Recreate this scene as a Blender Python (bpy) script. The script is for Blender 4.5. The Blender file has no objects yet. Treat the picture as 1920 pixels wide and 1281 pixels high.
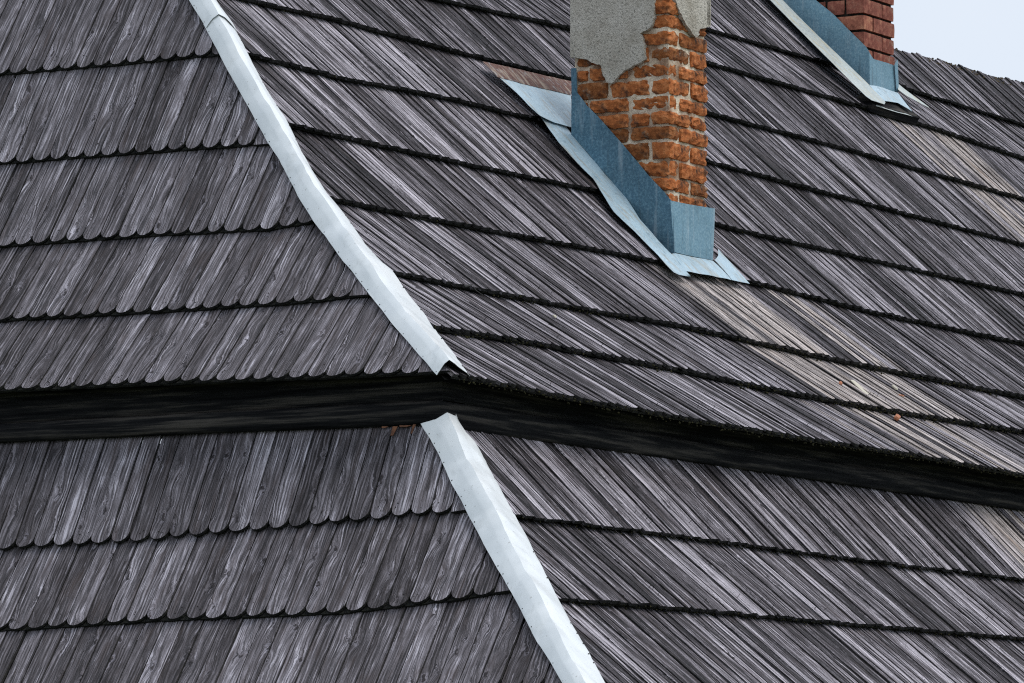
import bpy, bmesh, math, random
import numpy as np
from mathutils import Vector, Matrix, noise
random.seed(7); rnd = random.random
def ru(a, b): return a + (b - a) * rnd()
SC = bpy.context.scene
COL = SC.collection
# ------------------------------------------------------------------ camera, sky, sun
EYE = 6.0                                     # eye height over the ground, photographer stands on a bank
PITCH, FPX, YAW = math.radians(5.90541), 11104.63, math.radians(29.69523)
K = np.array([-0.2753, 27.8656, 2.7257])      # upper eave corner, relative to the eye
cam = bpy.data.cameras.new('camera'); co = bpy.data.objects.new('camera', cam); COL.objects.link(co)
co.location = (0, 0, EYE); co.rotation_euler = (math.pi / 2 + PITCH, 0, 0)
cam.sensor_width = 36; cam.lens = FPX / 1920 * 36; cam.clip_start = .5; cam.clip_end = 3000
SC.camera = co
SUN_EL, SUN_AZ = math.radians(60), math.radians(104)      # azimuth clockwise from +Y: front right
w = bpy.data.worlds.new('World'); SC.world = w; w.use_nodes = True
nt = w.node_tree; nt.nodes.clear()
def N(t, **k):
    n = nt.nodes.new(t)
    for a, b in k.items(): setattr(n, a, b)
    return n
sky = N('ShaderNodeTexSky'); sky.sky_type = 'NISHITA'; sky.sun_disc = False
sky.sun_elevation = SUN_EL; sky.sun_rotation = SUN_AZ
tc = N('ShaderNodeTexCoord'); cn = N('ShaderNodeTexNoise'); cn.inputs['Scale'].default_value = 5; cn.inputs['Detail'].default_value = 5
cr = N('ShaderNodeValToRGB'); cr.color_ramp.elements[0].position = .3; cr.color_ramp.elements[1].position = .7
cr.color_ramp.elements[0].color = (.66, .765, .90, 1); cr.color_ramp.elements[1].color = (.76, .825, .92, 1)
sc_ = N('ShaderNodeVectorMath', operation='SCALE'); sc_.inputs['Scale'].default_value = 10.0
mx = N('ShaderNodeMix', data_type='RGBA'); mx.inputs['Factor'].default_value = .93
bg = N('ShaderNodeBackground'); bg.inputs['Strength'].default_value = .1; wo = N('ShaderNodeOutputWorld')
L = nt.links.new
L(tc.outputs['Generated'], cn.inputs['Vector']); L(cn.outputs['Fac'], cr.inputs['Fac']); L(cr.outputs['Color'], sc_.inputs[0])
L(sky.outputs[0], mx.inputs[6]); L(sc_.outputs[0], mx.inputs[7]); L(mx.outputs[2], bg.inputs['Color']); L(bg.outputs[0], wo.inputs[0])
sl = bpy.data.lights.new('sun', 'SUN'); so = bpy.data.objects.new('sun', sl); COL.objects.link(so)
sl.energy = 1.9; sl.angle = math.radians(35); sl.color = (1, .97, .93)
sd = Vector((math.sin(SUN_AZ) * math.cos(SUN_EL), math.cos(SUN_AZ) * math.cos(SUN_EL), math.sin(SUN_EL)))
so.rotation_euler = sd.to_track_quat('Z', 'Y').to_euler(); so.location = (20, -10, 40)
SC.view_settings.view_transform = 'Standard'; SC.view_settings.look = 'None'
SC.cycles.use_denoising = False; SC.cycles.filter_width = 1.15
SC.view_settings.exposure = .10; SC.view_settings.gamma = 1; SC.view_settings.use_curve_mapping = False
# ------------------------------------------------------------------ roof frame: u along the main slope, v along the hip end, w up
S_, C_ = math.sin(YAW), math.cos(YAW)
D1 = np.array([S_, C_, 0]); D2 = np.array([-C_, S_, 0]); D3 = np.array([0, 0, 1.])
RM = np.stack([D1, D2, D3], 1)                # local -> eye-relative: K + RM @ p
EYEL = RM.T @ (-K)
def ray(x, y):
    X, Y = (x - 960) / FPX, -(y - 640.5) / FPX
    d = np.array([X, math.cos(PITCH) - Y * math.sin(PITCH), math.sin(PITCH) + Y * math.cos(PITCH)])
    return RM.T @ d
def proj(p):
    P = K + RM @ np.asarray(p, float)
    d = P[1] * math.cos(PITCH) + P[2] * math.sin(PITCH); u = -P[1] * math.sin(PITCH) + P[2] * math.cos(PITCH)
    return 960 + FPX * P[0] / d, 640.5 - FPX * u / d
def unproj(x, y, f):                          # point where the line of sight meets surface f = 0 (f > 0 outside)
    d = ray(x, y); a, b = 20., 60.
    for _ in range(44):
        m = .5 * (a + b)
        if f(EYEL + d * m) > 0: a = m
        else: b = m
    return EYEL + d * a
LEN = .57137
def make_prof(angs, ls, o0=0., h0=0., up=1):
    o, h, r = o0, h0, [(o0, h0)]
    for a, l in zip(angs, ls):
        o += up * l * math.cos(a); h += up * l * math.sin(a); r.append((o, h))
    return np.array(sorted(r, key=lambda q: q[1]))
R_ = np.radians
PRU = make_prof(R_([35.633, 38.602, 41.787, 46.754, 47.497, 46.979, 47.713, 43.143]), [LEN] * 8)
PLU = make_prof(R_([47.13, 50.78, 58.316, 61.849, 59.1]), [LEN] * 5)
QU, QV, QZ = .1756, .1618, -.2082
PRL = make_prof(R_([47.48, 44.7, 44.2]), [.6124, LEN, 3], QV, QZ, -1)
PLL = make_prof(R_([56.86, 50.6, 49.5]), [.5934, LEN, 3], QU, QZ, -1)
def PO(pr, h):                                # offset of the slope surface at height h, and its angle
    hs = pr[:, 1]; i = int(np.clip(np.searchsorted(hs, h) - 1, 0, len(hs) - 2))
    do, dh = pr[i + 1] - pr[i]
    return pr[i, 0] + (h - pr[i, 1]) * do / dh, math.atan2(dh, do)
class Slope:
    def __init__(s, prof, other, right): s.p, s.o, s.right = prof, other, right
    def dist(s, P):
        o, a = PO(s.p, P[2]); q = P[1] if s.right else P[0]
        return (o - q) * math.sin(a)
    def f(s, off=0.): return lambda P: s.dist(P) - off
    def pt(s, t, h, off=0.):
        o, a = PO(s.p, h); n = s.nrm(h)
        P = np.array([t, o, h]) if s.right else np.array([o, t, h])
        return P + n * off
    def nrm(s, h):
        a = PO(s.p, h)[1]
        return np.array([0, -math.sin(a), math.cos(a)]) if s.right else np.array([-math.sin(a), 0, math.cos(a)])
    def hip_t(s, h): return PO(s.o, h)[0]     # where the hip cuts this slope at height h
RU, LU = Slope(PRU, PLU, True), Slope(PLU, PRU, False)
RL, LL = Slope(PRL, PLL, True), Slope(PLL, PRL, False)
class Curve:                                  # a course line on a slope, h as a function of t
    def __init__(s, sl, pts, off=0.):
        q = sorted([(P[0] if sl.right else P[1], P[2]) for P in (unproj(x, y, sl.f(off)) for x, y in pts)])
        s.t = np.array([a for a, _ in q]); s.h = np.array([b for _, b in q])
        s.m = (s.h[-1] - s.h[0]) / (s.t[-1] - s.t[0])
    def __call__(s, t):
        if t < s.t[0]: return s.h[0] + (t - s.t[0]) * s.m * .5
        if t > s.t[-1]: return s.h[-1] + (t - s.t[-1]) * s.m * .5
        return float(np.interp(t, s.t, s.h))
# ------------------------------------------------------------------ materials
def mat(name):
    m = bpy.data.materials.new(name); m.use_nodes = True
    n = m.node_tree; n.nodes.clear()
    o = n.nodes.new('ShaderNodeOutputMaterial'); b = n.nodes.new('ShaderNodeBsdfPrincipled')
    n.links.new(b.outputs[0], o.inputs[0]); return m, n, b
class G:
    def __init__(s, n): s.n = n
    def node(s, t, **k):
        x = s.n.nodes.new(t)
        for a, b in k.items(): setattr(x, a, b)
        return x
    def put(s, i, v):
        if isinstance(v, bpy.types.NodeSocket): s.n.links.new(v, i)
        else: i.default_value = v
    def m(s, op, a, b=0., c=0., clamp=False):
        x = s.node('ShaderNodeMath', operation=op, use_clamp=clamp)
        for i, v in enumerate((a, b, c)): s.put(x.inputs[i], v)
        return x.outputs[0]
    def xyz(s, x, y, z=0.):
        c = s.node('ShaderNodeCombineXYZ')
        for i, v in enumerate((x, y, z)): s.put(c.inputs[i], v)
        return c.outputs[0]
    def noise(s, vec, scale=1., detail=2., rough=.5, dist=0.):
        x = s.node('ShaderNodeTexNoise'); s.put(x.inputs['Vector'], vec)
        for a, b in (('Scale', scale), ('Detail', detail), ('Roughness', rough), ('Distortion', dist)): x.inputs[a].default_value = b
        return x.outputs['Fac']
    def ramp(s, f, els, interp='LINEAR'):
        x = s.node('ShaderNodeValToRGB'); r = x.color_ramp; r.interpolation = interp
        while len(r.elements) < len(els): r.elements.new(.5)
        for e, (p, c) in zip(r.elements, els):
            e.position = p; e.color = (c, c, c, 1) if isinstance(c, (int, float)) else (*c, 1)
        s.put(x.inputs[0], f); return x.outputs[0]
    def mix(s, f, a, b, mode='MIX'):
        x = s.node('ShaderNodeMix', data_type='RGBA', blend_type=mode)
        for i, v in ((0, f), (6, a), (7, b)):
            if isinstance(v, tuple) and len(v) == 3: v = (*v, 1)
            s.put(x.inputs[i], v)
        return x.outputs[2]
    def bump(s, h, strength, dist):
        x = s.node('ShaderNodeBump'); x.inputs['Strength'].default_value = strength; x.inputs['Distance'].default_value = dist
        s.put(x.inputs['Height'], h); return x.outputs[0]
def wood(name, ramp, seam_shade, crack=.5, ring=.2, streak=.9, board=.5, knots=.45, bump=1., sx=1., flake=.62, ckf=85, cky=1.3):
    m, n, b = mat(name); g = G(n)
    uv = g.node('ShaderNodeUVMap', uv_map='grain').outputs[0]
    sp = g.node('ShaderNodeSeparateXYZ'); g.put(sp.inputs[0], uv); x, y = sp.outputs[0], sp.outputs[1]
    at = g.node('ShaderNodeAttribute', attribute_name='tone'); sa = g.node('ShaderNodeSeparateColor'); g.put(sa.inputs[0], at.outputs['Color'])
    R, P, E = sa.outputs[0], sa.outputs[1], sa.outputs[2]
    vo = g.node('ShaderNodeTexVoronoi', voronoi_dimensions='2D'); vo.inputs['Scale'].default_value = 1
    wob = g.m('MULTIPLY', g.noise(g.xyz(g.m('MULTIPLY', x, 30), g.m('MULTIPLY', y, 30)), 1, 2), .35)
    g.put(vo.inputs['Vector'], g.xyz(g.m('MULTIPLY_ADD', x, 7.5, wob), g.m('MULTIPLY_ADD', y, 3.6, wob)))
    d = vo.outputs['Distance']; vs = g.node('ShaderNodeSeparateColor'); g.put(vs.inputs[0], vo.outputs['Color'])
    has = g.m('GREATER_THAN', vs.outputs[0], knots); big = g.m('MULTIPLY_ADD', vs.outputs[1], .07, .035)
    fall = g.m('MULTIPLY', g.m('POWER', g.m('SUBTRACT', 1., g.m('DIVIDE', d, .55), clamp=True), 2.), has)
    n0 = g.m('SUBTRACT', g.noise(g.xyz(g.m('MULTIPLY', x, 9), g.m('MULTIPLY', y, 2.6)), 1, 3), .5)
    xd = g.m('ADD', x, g.m('MULTIPLY', n0, .028))
    xk = g.m('ADD', xd, g.m('MULTIPLY', fall, .028))
    rings = g.m('MULTIPLY_ADD', g.m('SINE', g.m('MULTIPLY', xk, 330.)), .5, .5)
    rmask = g.ramp(g.noise(g.xyz(g.m('MULTIPLY', x, 11), g.m('MULTIPLY', y, 2.4), 4.), 1, 2), [(.46, 0.), (.62, 1.)])
    st = g.noise(g.xyz(g.m('MULTIPLY', xk, 62 * sx), g.m('MULTIPLY', y, 1.9), g.m('MULTIPLY', R, 9)), 1, 5, .66)
    s2 = g.noise(g.xyz(g.m('MULTIPLY', xk, 26 * sx), g.m('MULTIPLY', y, 1.2), g.m('MULTIPLY', R, 5)), 1, 3, .55)
    fi = g.noise(g.xyz(g.m('MULTIPLY', xk, 380), g.m('MULTIPLY', y, 9)), 1, 4, .7)
    pa = g.noise(g.xyz(g.m('MULTIPLY', x, 16), g.m('MULTIPLY', y, 6.)), 1, 5, .65)
    v = g.m('MULTIPLY_ADD', g.m('SUBTRACT', st, .5), streak * 2.1, .46)
    v = g.m('MULTIPLY_ADD', g.m('SUBTRACT', s2, .5), streak * 1.0, v)
    v = g.m('MULTIPLY_ADD', g.m('MULTIPLY', g.m('SUBTRACT', rings, .5), rmask), ring, v)
    v = g.m('MULTIPLY_ADD', g.m('SUBTRACT', fi, .5), .95, v)
    v = g.m('MULTIPLY_ADD', g.m('SUBTRACT', pa, .5), .95, v)
    v = g.m('MULTIPLY_ADD', g.m('SUBTRACT', R, .5), board, v)
    v = g.m('MULTIPLY_ADD', P, .20, v)
    col = g.ramp(v, ramp)
    # bleached silvery flakes with hard edges
    fl = g.ramp(g.noise(g.xyz(g.m('MULTIPLY', xk, 48), g.m('MULTIPLY', y, 3.2), 11.), 1, 6, .7), [(.585, 0.), (.625, 1.)])
    col = g.mix(g.m('MULTIPLY', fl, flake), col, (.44, .435, .46))
    # dark split lines along the grain
    ck = g.noise(g.xyz(g.m('MULTIPLY', xk, ckf), g.m('MULTIPLY', y, cky), 3.), 1, 3)
    ck = g.m('SUBTRACT', 1.15, g.m('DIVIDE', g.m('ABSOLUTE', g.m('SUBTRACT', ck, .5)), .042), clamp=True)
    ck = g.m('MULTIPLY', ck, g.m('MULTIPLY', crack, g.ramp(pa, [(.36, 0.), (.54, 1.)])))
    warm = g.ramp(g.noise(g.xyz(g.m('MULTIPLY', x, 20), g.m('MULTIPLY', y, 3.1), 7.), 1, 4), [(.56, 0.), (.68, 1.)])
    col = g.mix(g.m('MULTIPLY', warm, .5), col, (.062, .045, .038))
    ps = g.ramp(g.m('ADD', g.m('MULTIPLY', P, .75), g.m('SUBTRACT', st, .5)), [(.22, 0.), (.50, 1.)])
    col = g.mix(g.m('MULTIPLY', ps, .88), col, g.mix(g.ramp(st, [(.36, 0.), (.52, 1.)]), (.17, .13, .10), (.70, .655, .58)))
    lich = g.ramp(g.noise(g.xyz(g.m('MULTIPLY', x, 34), g.m('MULTIPLY', y, 2.2), 5.), 1, 3), [(.60, 0.), (.65, 1.)])
    col = g.mix(g.m('MULTIPLY', g.m('MULTIPLY', lich, P), .7), col, (.19, .105, .03))
    kd = g.m('DIVIDE', d, big)
    kn = g.m('MULTIPLY', g.ramp(kd, [(.55, 1.), (.85, .0)]), has)
    kr = g.m('MULTIPLY', g.ramp(g.m('MULTIPLY', kd, .5), [(.45, 0.), (.55, 1.), (.62, .7), (.95, .0)]), has)
    col = g.mix(g.m('MULTIPLY', kr, .5), col, g.mix(vs.outputs[2], (.36, .36, .40), (.05, .040, .038))); col = g.mix(g.m('MULTIPLY', kn, .85), col, (.022, .017, .018))
    col = g.mix(g.m('MULTIPLY', ck, .9), col, (.010, .009, .011))
    gz = g.noise(g.node('ShaderNodeTexCoord').outputs['Object'], 90, 4, .7)
    ec = g.mix(g.ramp(gz, [(.45, 0.), (.66, 1.)]), (.005, .005, .006), (.026, .027, .015))
    col = g.mix(1., col, (1.045, .977, 1.035), 'MULTIPLY')
    col = g.mix(g.ramp(E, [(.1, 0.), (.5, seam_shade), (.9, 1.)]), col, ec)  # board sides blackened as shade in the gaps; butts are mossy end grain
    g.put(b.inputs['Base Color'], col); b.inputs['Roughness'].default_value = .72; b.inputs['Specular IOR Level'].default_value = .3
    h = g.m('MULTIPLY_ADD', st, .6, g.m('MULTIPLY', fi, .6)); h = g.m('MULTIPLY_ADD', g.m('MULTIPLY', rings, rmask), .3, h)
    h = g.m('SUBTRACT', h, g.m('MULTIPLY', ck, 1.2)); h = g.m('SUBTRACT', h, g.m('MULTIPLY', kn, .6))
    g.put(b.inputs['Normal'], g.bump(h, bump, .0045)); return m
M_L = wood('weathered_pine_hip', [(.08, (.022, .018, .018)), (.30, (.078, .072, .074)), (.48, (.152, .145, .150)), (.63, (.240, .232, .243)), (.84, (.54, .54, .56))], .85, crack=.9, ring=.32, streak=.58, board=.32, knots=.30, bump=1.1, flake=.6)
M_R = wood('weathered_pine_main', [(.14, (.013, .010, .011)), (.32, (.047, .040, .043)), (.48, (.128, .117, .124)), (.61, (.270, .256, .270)), (.80, (.62, .61, .63))], .8, crack=1., ring=.18, streak=1.1, board=.55, knots=.6, bump=1.5, sx=1.0, ckf=120, cky=.7)
def simple(name, els, scale, rough=.7, metal=0., bump=0., bd=.002, vec=None, detail=5., nr=.6, spec=.5, rand=None):
    m, n, b = mat(name); g = G(n)
    tcv = g.node('ShaderNodeTexCoord').outputs['Object']
    if vec: mp = g.node('ShaderNodeMapping'); g.put(mp.inputs[0], tcv); mp.inputs['Scale'].default_value = vec; tcv = mp.outputs[0]
    f = g.noise(tcv, scale, detail, nr); c = g.ramp(f, els)
    if rand:
        oi = g.node('ShaderNodeObjectInfo').outputs['Random']; c = g.mix(.75, c, g.ramp(oi, rand), 'MULTIPLY')
    g.put(b.inputs['Base Color'], c); b.inputs['Roughness'].default_value = rough; b.inputs['Metallic'].default_value = metal
    b.inputs['Specular IOR Level'].default_value = spec
    if bump: g.put(b.inputs['Normal'], g.bump(f, bump, bd))
    return m, n, b, g, c, tcv
M_BEAM = simple('tarred_beam', [(.35, (.003, .003, .004)), (.5, (.012, .012, .013)), (.68, (.070, .062, .055))], 16, .85, bump=1., bd=.006, vec=(.10, .10, 2.6), spec=.1)[0]
M_DECK = simple('roof_boards', [(.3, (.01, .009, .009)), (.7, (.03, .027, .025))], 8, .9)[0]
M_CAP = simple('white_metal', [(.3, (.72, .75, .76)), (.55, (.83, .85, .855)), (.75, (.87, .885, .88))], 3.2, .33, .1, bump=.22, bd=.012, detail=3)[0]
def capmat():
    m, n, b, g, c, tv = simple('white_metal', [(.3, (.74, .77, .78)), (.55, (.84, .86, .865)), (.75, (.88, .895, .89))], 3.2, .33, .1, detail=3)
    d = g.ramp(g.noise(tv, 9, 6, .7), [(.55, 0.), (.72, .30)]); c = g.mix(d, c, (.42, .43, .42))
    sp_ = g.ramp(g.noise(tv, 60, 2, .5), [(.70, 0.), (.74, .5)]); c = g.mix(sp_, c, (.25, .22, .18))
    g.put(b.inputs['Base Color'], c); g.put(b.inputs['Roughness'], g.m('MULTIPLY_ADD', d, .5, .30))
    g.put(b.inputs['Normal'], g.bump(g.noise(tv, 5, 3), .35, .014)); return m
M_CAP = capmat()
def spangle(name, c1, c2, c3, rough, metal, stain=None):
    m, n, b, g, c, tv = simple(name, [(.35, c1), (.52, c2), (.68, c3)], 75, rough, metal, detail=2)
    big = g.noise(tv, 5, 4); c = g.mix(.5, c, g.ramp(big, [(.3, .72), (.7, 1.15)]), 'MULTIPLY')
    if stain:
        mp = g.node('ShaderNodeMapping'); g.put(mp.inputs[0], tv); mp.inputs['Scale'].default_value = (14, 3, 3)
        c = g.mix(g.m('MULTIPLY', g.ramp(g.noise(mp.outputs[0], 2.2, 4), [(.52, 0.), (.66, 1.)]), stain[1]), c, stain[0])
    mp2 = g.node('ShaderNodeMapping'); g.put(mp2.inputs[0], tv); mp2.inputs['Scale'].default_value = (26, 26, 2.2)
    run = g.noise(mp2.outputs[0], 1, 4, .6); c = g.mix(g.ramp(run, [(.54, 0.), (.70, .38)]), c, (.42, .50, .54)); c = g.mix(g.ramp(run, [(.30, .4), (.42, 0.)]), c, (.05, .075, .09))
    g.put(b.inputs['Base Color'], c); g.put(b.inputs['Normal'], g.bump(big, .45, .03)); return m
M_BLUE = spangle('galvanised_blue_shaded', (.055, .130, .190), (.080, .175, .240), (.13, .245, .315), .5, .15)  # flashing metal with the shade of upright sides put into its blue
M_BLUE2 = spangle('galvanised_blue_lit', (.13, .26, .345), (.165, .31, .39), (.24, .39, .465), .45, .15)  # same metal, lighter: stronger light on the front upstand painted in
M_FLAN = spangle('galvanised_sky_lit', (.36, .49, .565), (.42, .55, .62), (.49, .61, .67), .38, .2, ((.36, .31, .22), .55))  # same metal again, skylight on tilted flanges painted in, plus dusty runoff
M_CREAM = spangle('painted_cream', (.40, .45, .44), (.48, .52, .50), (.55, .58, .55), .45, .1, ((.46, .40, .25), .7))
M_RUST = spangle('rusty_sheet', (.075, .028, .020), (.12, .045, .030), (.16, .08, .06), .8, .0, ((.45, .38, .30), .55))
M_NAIL = simple('rusted_nail', [(.3, (.01, .01, .01)), (.7, (.03, .02, .016))], 50, .7)[0]
def brickmat(name, els, rand, dark, bump):
    m, n, b, g, c, tv = simple(name, els, 26, .9, 0, rand=rand, spec=.2)
    blot = g.noise(tv, 11, 5, .65)
    c = g.mix(g.ramp(blot, [(.52, 0.), (.66, dark)]), c, (.035, .022, .018))
    oi = g.node('ShaderNodeObjectInfo').outputs['Random']
    lime = g.m('MULTIPLY', g.ramp(g.noise(tv, 17, 6, .7), [(.56, 0.), (.66, 1.)]), g.ramp(oi, [(.0, .7), (.25, .12), (1., .05)]))
    c = g.mix(lime, c, (.40, .33, .25))
    g.put(b.inputs['Base Color'], c)
    h = g.m('ADD', g.noise(tv, 60, 6, .7), g.m('MULTIPLY', blot, 1.5)); g.put(b.inputs['Normal'], g.bump(h, bump, .007)); return m
M_BR1 = brickmat('old_orange_brick', [(.28, (.17, .050, .016)), (.48, (.44, .145, .044)), (.70, (.62, .27, .11))],
                 [(0., (.42, .46, .50)), (.2, (.60, .58, .55)), (.34, (.95, .85, .8)), (1., (1.05, 1., 1.))], .95, 1.)
M_BR2 = brickmat('red_brick', [(.3, (.17, .058, .040)), (.5, (.29, .100, .070)), (.75, (.46, .22, .14))],
                 [(0., (.8, .7, .7)), (.8, (1., 1., 1.)), (1., (1.4, 1.5, 1.3))], .25, .35)
M_MORT = simple('lime_mortar', [(.26, (.18, .13, .085)), (.38, (.52, .42, .30)), (.58, (.82, .72, .57))], 24, .95, bump=1., bd=.010, spec=.2, detail=8, nr=.7)[0]
_m, _n, _b, _g, _c, _t = simple('lime_mortar_stained', [(.26, (.24, .17, .11)), (.38, (.66, .53, .38)), (.56, (.88, .77, .61))], 24, .95, detail=8, nr=.7, spec=.2)
_c = _g.mix(_g.ramp(_g.noise(_t, 6, 5, .65), [(.44, 0.), (.60, .85)]), _c, (.22, .095, .04)); _g.put(_b.inputs['Base Color'], _c)
_g.put(_b.inputs['Normal'], _g.bump(_g.noise(_t, 45, 6, .7), 1., .012)); M_MORT = _m
M_GAP = simple('open_joint', [(.3, (.010, .009, .009)), (.68, (.03, .025, .02)), (.74, (.3, .28, .25))], 30, .95, spec=.1)[0]
mP, nP, bP, gP, cP, tP = simple('rough_plaster', [(.3, (.50, .45, .37)), (.5, (.66, .61, .52)), (.7, (.76, .71, .62))], 7, .95, spec=.15)
pn = gP.noise(tP, 75, 6, .7); pv = gP.ramp(pn, [(.34, .12), (.45, .85), (.6, 1.)]); cP = gP.mix(.8, cP, pv, 'MULTIPLY')
gP.put(bP.inputs['Base Color'], cP); gP.put(bP.inputs['Normal'], gP.bump(pn, 1., .02)); M_PLAST = mP
M_RMOSS = simple('brown_moss', [(.3, (.035, .028, .018)), (.55, (.10, .075, .04)), (.8, (.22, .17, .10))], 60, 1., spec=.1)[0]
M_MOSS = simple('moss', [(.3, (.008, .008, .006)), (.55, (.030, .029, .014)), (.8, (.10, .080, .03))], 60, 1., spec=.1)[0]
M_RAW = simple('raw_wood', [(.3, (.07, .028, .016)), (.7, (.24, .10, .045))], 30, .8)[0]
M_GRASS = simple('meadow', [(.3, (.03, .045, .015)), (.7, (.075, .10, .035))], .4, 1.)[0]
M_LIME = simple('limewash', [(.3, (.45, .44, .41)), (.7, (.55, .54, .50))], 3, .95)[0]
# ------------------------------------------------------------------ object helpers
def link(name, me, m, parent=None, smooth=False):
    if isinstance(me, bmesh.types.BMesh):
        b = me; me = bpy.data.meshes.new(name); b.to_mesh(me); b.free()
    for x in (m if isinstance(m, (list, tuple)) else [m]):
        me.materials.append(x)
    if smooth: me.polygons.foreach_set('use_smooth', [True] * len(me.polygons))
    o = bpy.data.objects.new(name, me); COL.objects.link(o)
    if parent: o.parent = parent
    return o
house = bpy.data.objects.new('shingle_roofed_house', None); COL.objects.link(house)
WLOC = Vector((K[0], K[1], K[2] + EYE)); WROT = math.pi / 2 - YAW
house.location = WLOC; house.rotation_euler = (0, 0, WROT)
house['label'] = 'old house with a two-tier roof of weathered grey wooden shingles, white hip caps'
house['category'] = 'house'
MW = Matrix.Translation(WLOC) @ Matrix.Rotation(WROT, 4, 'Z')
def part(name, parent=None, label=None):
    e = bpy.data.objects.new(name, None); COL.objects.link(e); e.parent = parent or house
    if label: e['label'] = label
    return e
# ------------------------------------------------------------------ setting
bm = bmesh.new()
for x, y in ((-1500, -1500), (1500, -1500), (1500, 1500), (-1500, 1500)): bm.verts.new((x, y, 0))
bm.faces.new(bm.verts[:]); g_ = link('ground', bm, M_GRASS); g_['kind'] = 'structure'
# ------------------------------------------------------------------ course lines (read off the photograph, laid on the slopes)
CR = {
 'H': [(850,702),(880,705),(1080,745),(1280,781),(1500,818),(1713,850),(1920,888)],
 'G': [(820,612),(1000,639),(1280,691),(1500,737),(1700,772),(1920,806)],
 'F': [(740,508),(900,540),(1100,577),(1280,608),(1600,678),(1920,741)],
 'E': [(625,370),(900,425),(1100,462),(1236,488),(1440,533),(1650,585),(1920,641)],
 'D': [(545,232),(640,253),(900,310),(1120,355),(1380,427),(1650,488),(1920,549)],
 'C': [(470,100),(640,143),(850,183),(1012,222),(1333,301),(1600,372),(1920,456)],
 'B': [(480,0),(640,36),(850,92),(1068,145),(1328,209),(1600,280),(1920,370)],
 'A1':[(560,-62),(840,0),(1068,49),(1328,115),(1640,203),(1760,240),(1920,294)],
 'A2':[(700,-94),(1068,-10),(1328,52),(1440,84),(1557,117),(1720,170),(1920,232)],
 'T': [(850,-150),(1100,-100),(1328,-48),(1450,-10),(1600,62),(1680,92),(1750,110),(1820,131),(1860,143),(1920,156)]}
ORU = ['H', 'G', 'F', 'E', 'D', 'C', 'B', 'A1', 'A2', 'T']
CL = {'e': [(0,731),(300,717),(600,706),(815,697)], 'd': [(0,600),(350,580),(560,566),(690,552)], 'c': [(0,461),(300,440),(500,430),(570,418)],
      'b': [(0,306),(250,287),(495,270)], 'a': [(0,139),(200,122),(410,102)], 'z': [(0,-35),(360,-66)], 'y': [(0,-205),(300,-230)]}
OLU = ['e', 'd', 'c', 'b', 'a', 'z', 'y']
LR0, LR1, LR2 = [(820,798),(1280,861),(1600,909),(1920,956)], [(968,966),(1280,1004),(1600,1046),(1920,1085)], [(1040,1120),(1280,1139),(1600,1168),(1920,1195)]
LR3 = [(1130,1282),(1280,1290),(1920,1315)]; LR4 = [(1230,1450),(1920,1450)]
LL0, LL1, LL2 = [(0,829),(400,811),(800,796)], [(0,1029),(300,1010),(600,982),(860,957)], [(0,1181),(300,1162),(640,1148),(860,1122),(940,1108)]
LL3 = [(0,1345),(1000,1290)]; LL4 = [(0,1510),(1000,1450)]
cRU = [Curve(RU, CR[k]) for k in ORU]; cLU = [Curve(LU, CL[k]) for k in OLU]
cRL = [Curve(RL, q) for q in (LR4, LR3, LR2, LR1, LR0)]; cLL = [Curve(LL, q) for q in (LL4, LL3, LL2, LL1, LL0)]
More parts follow.
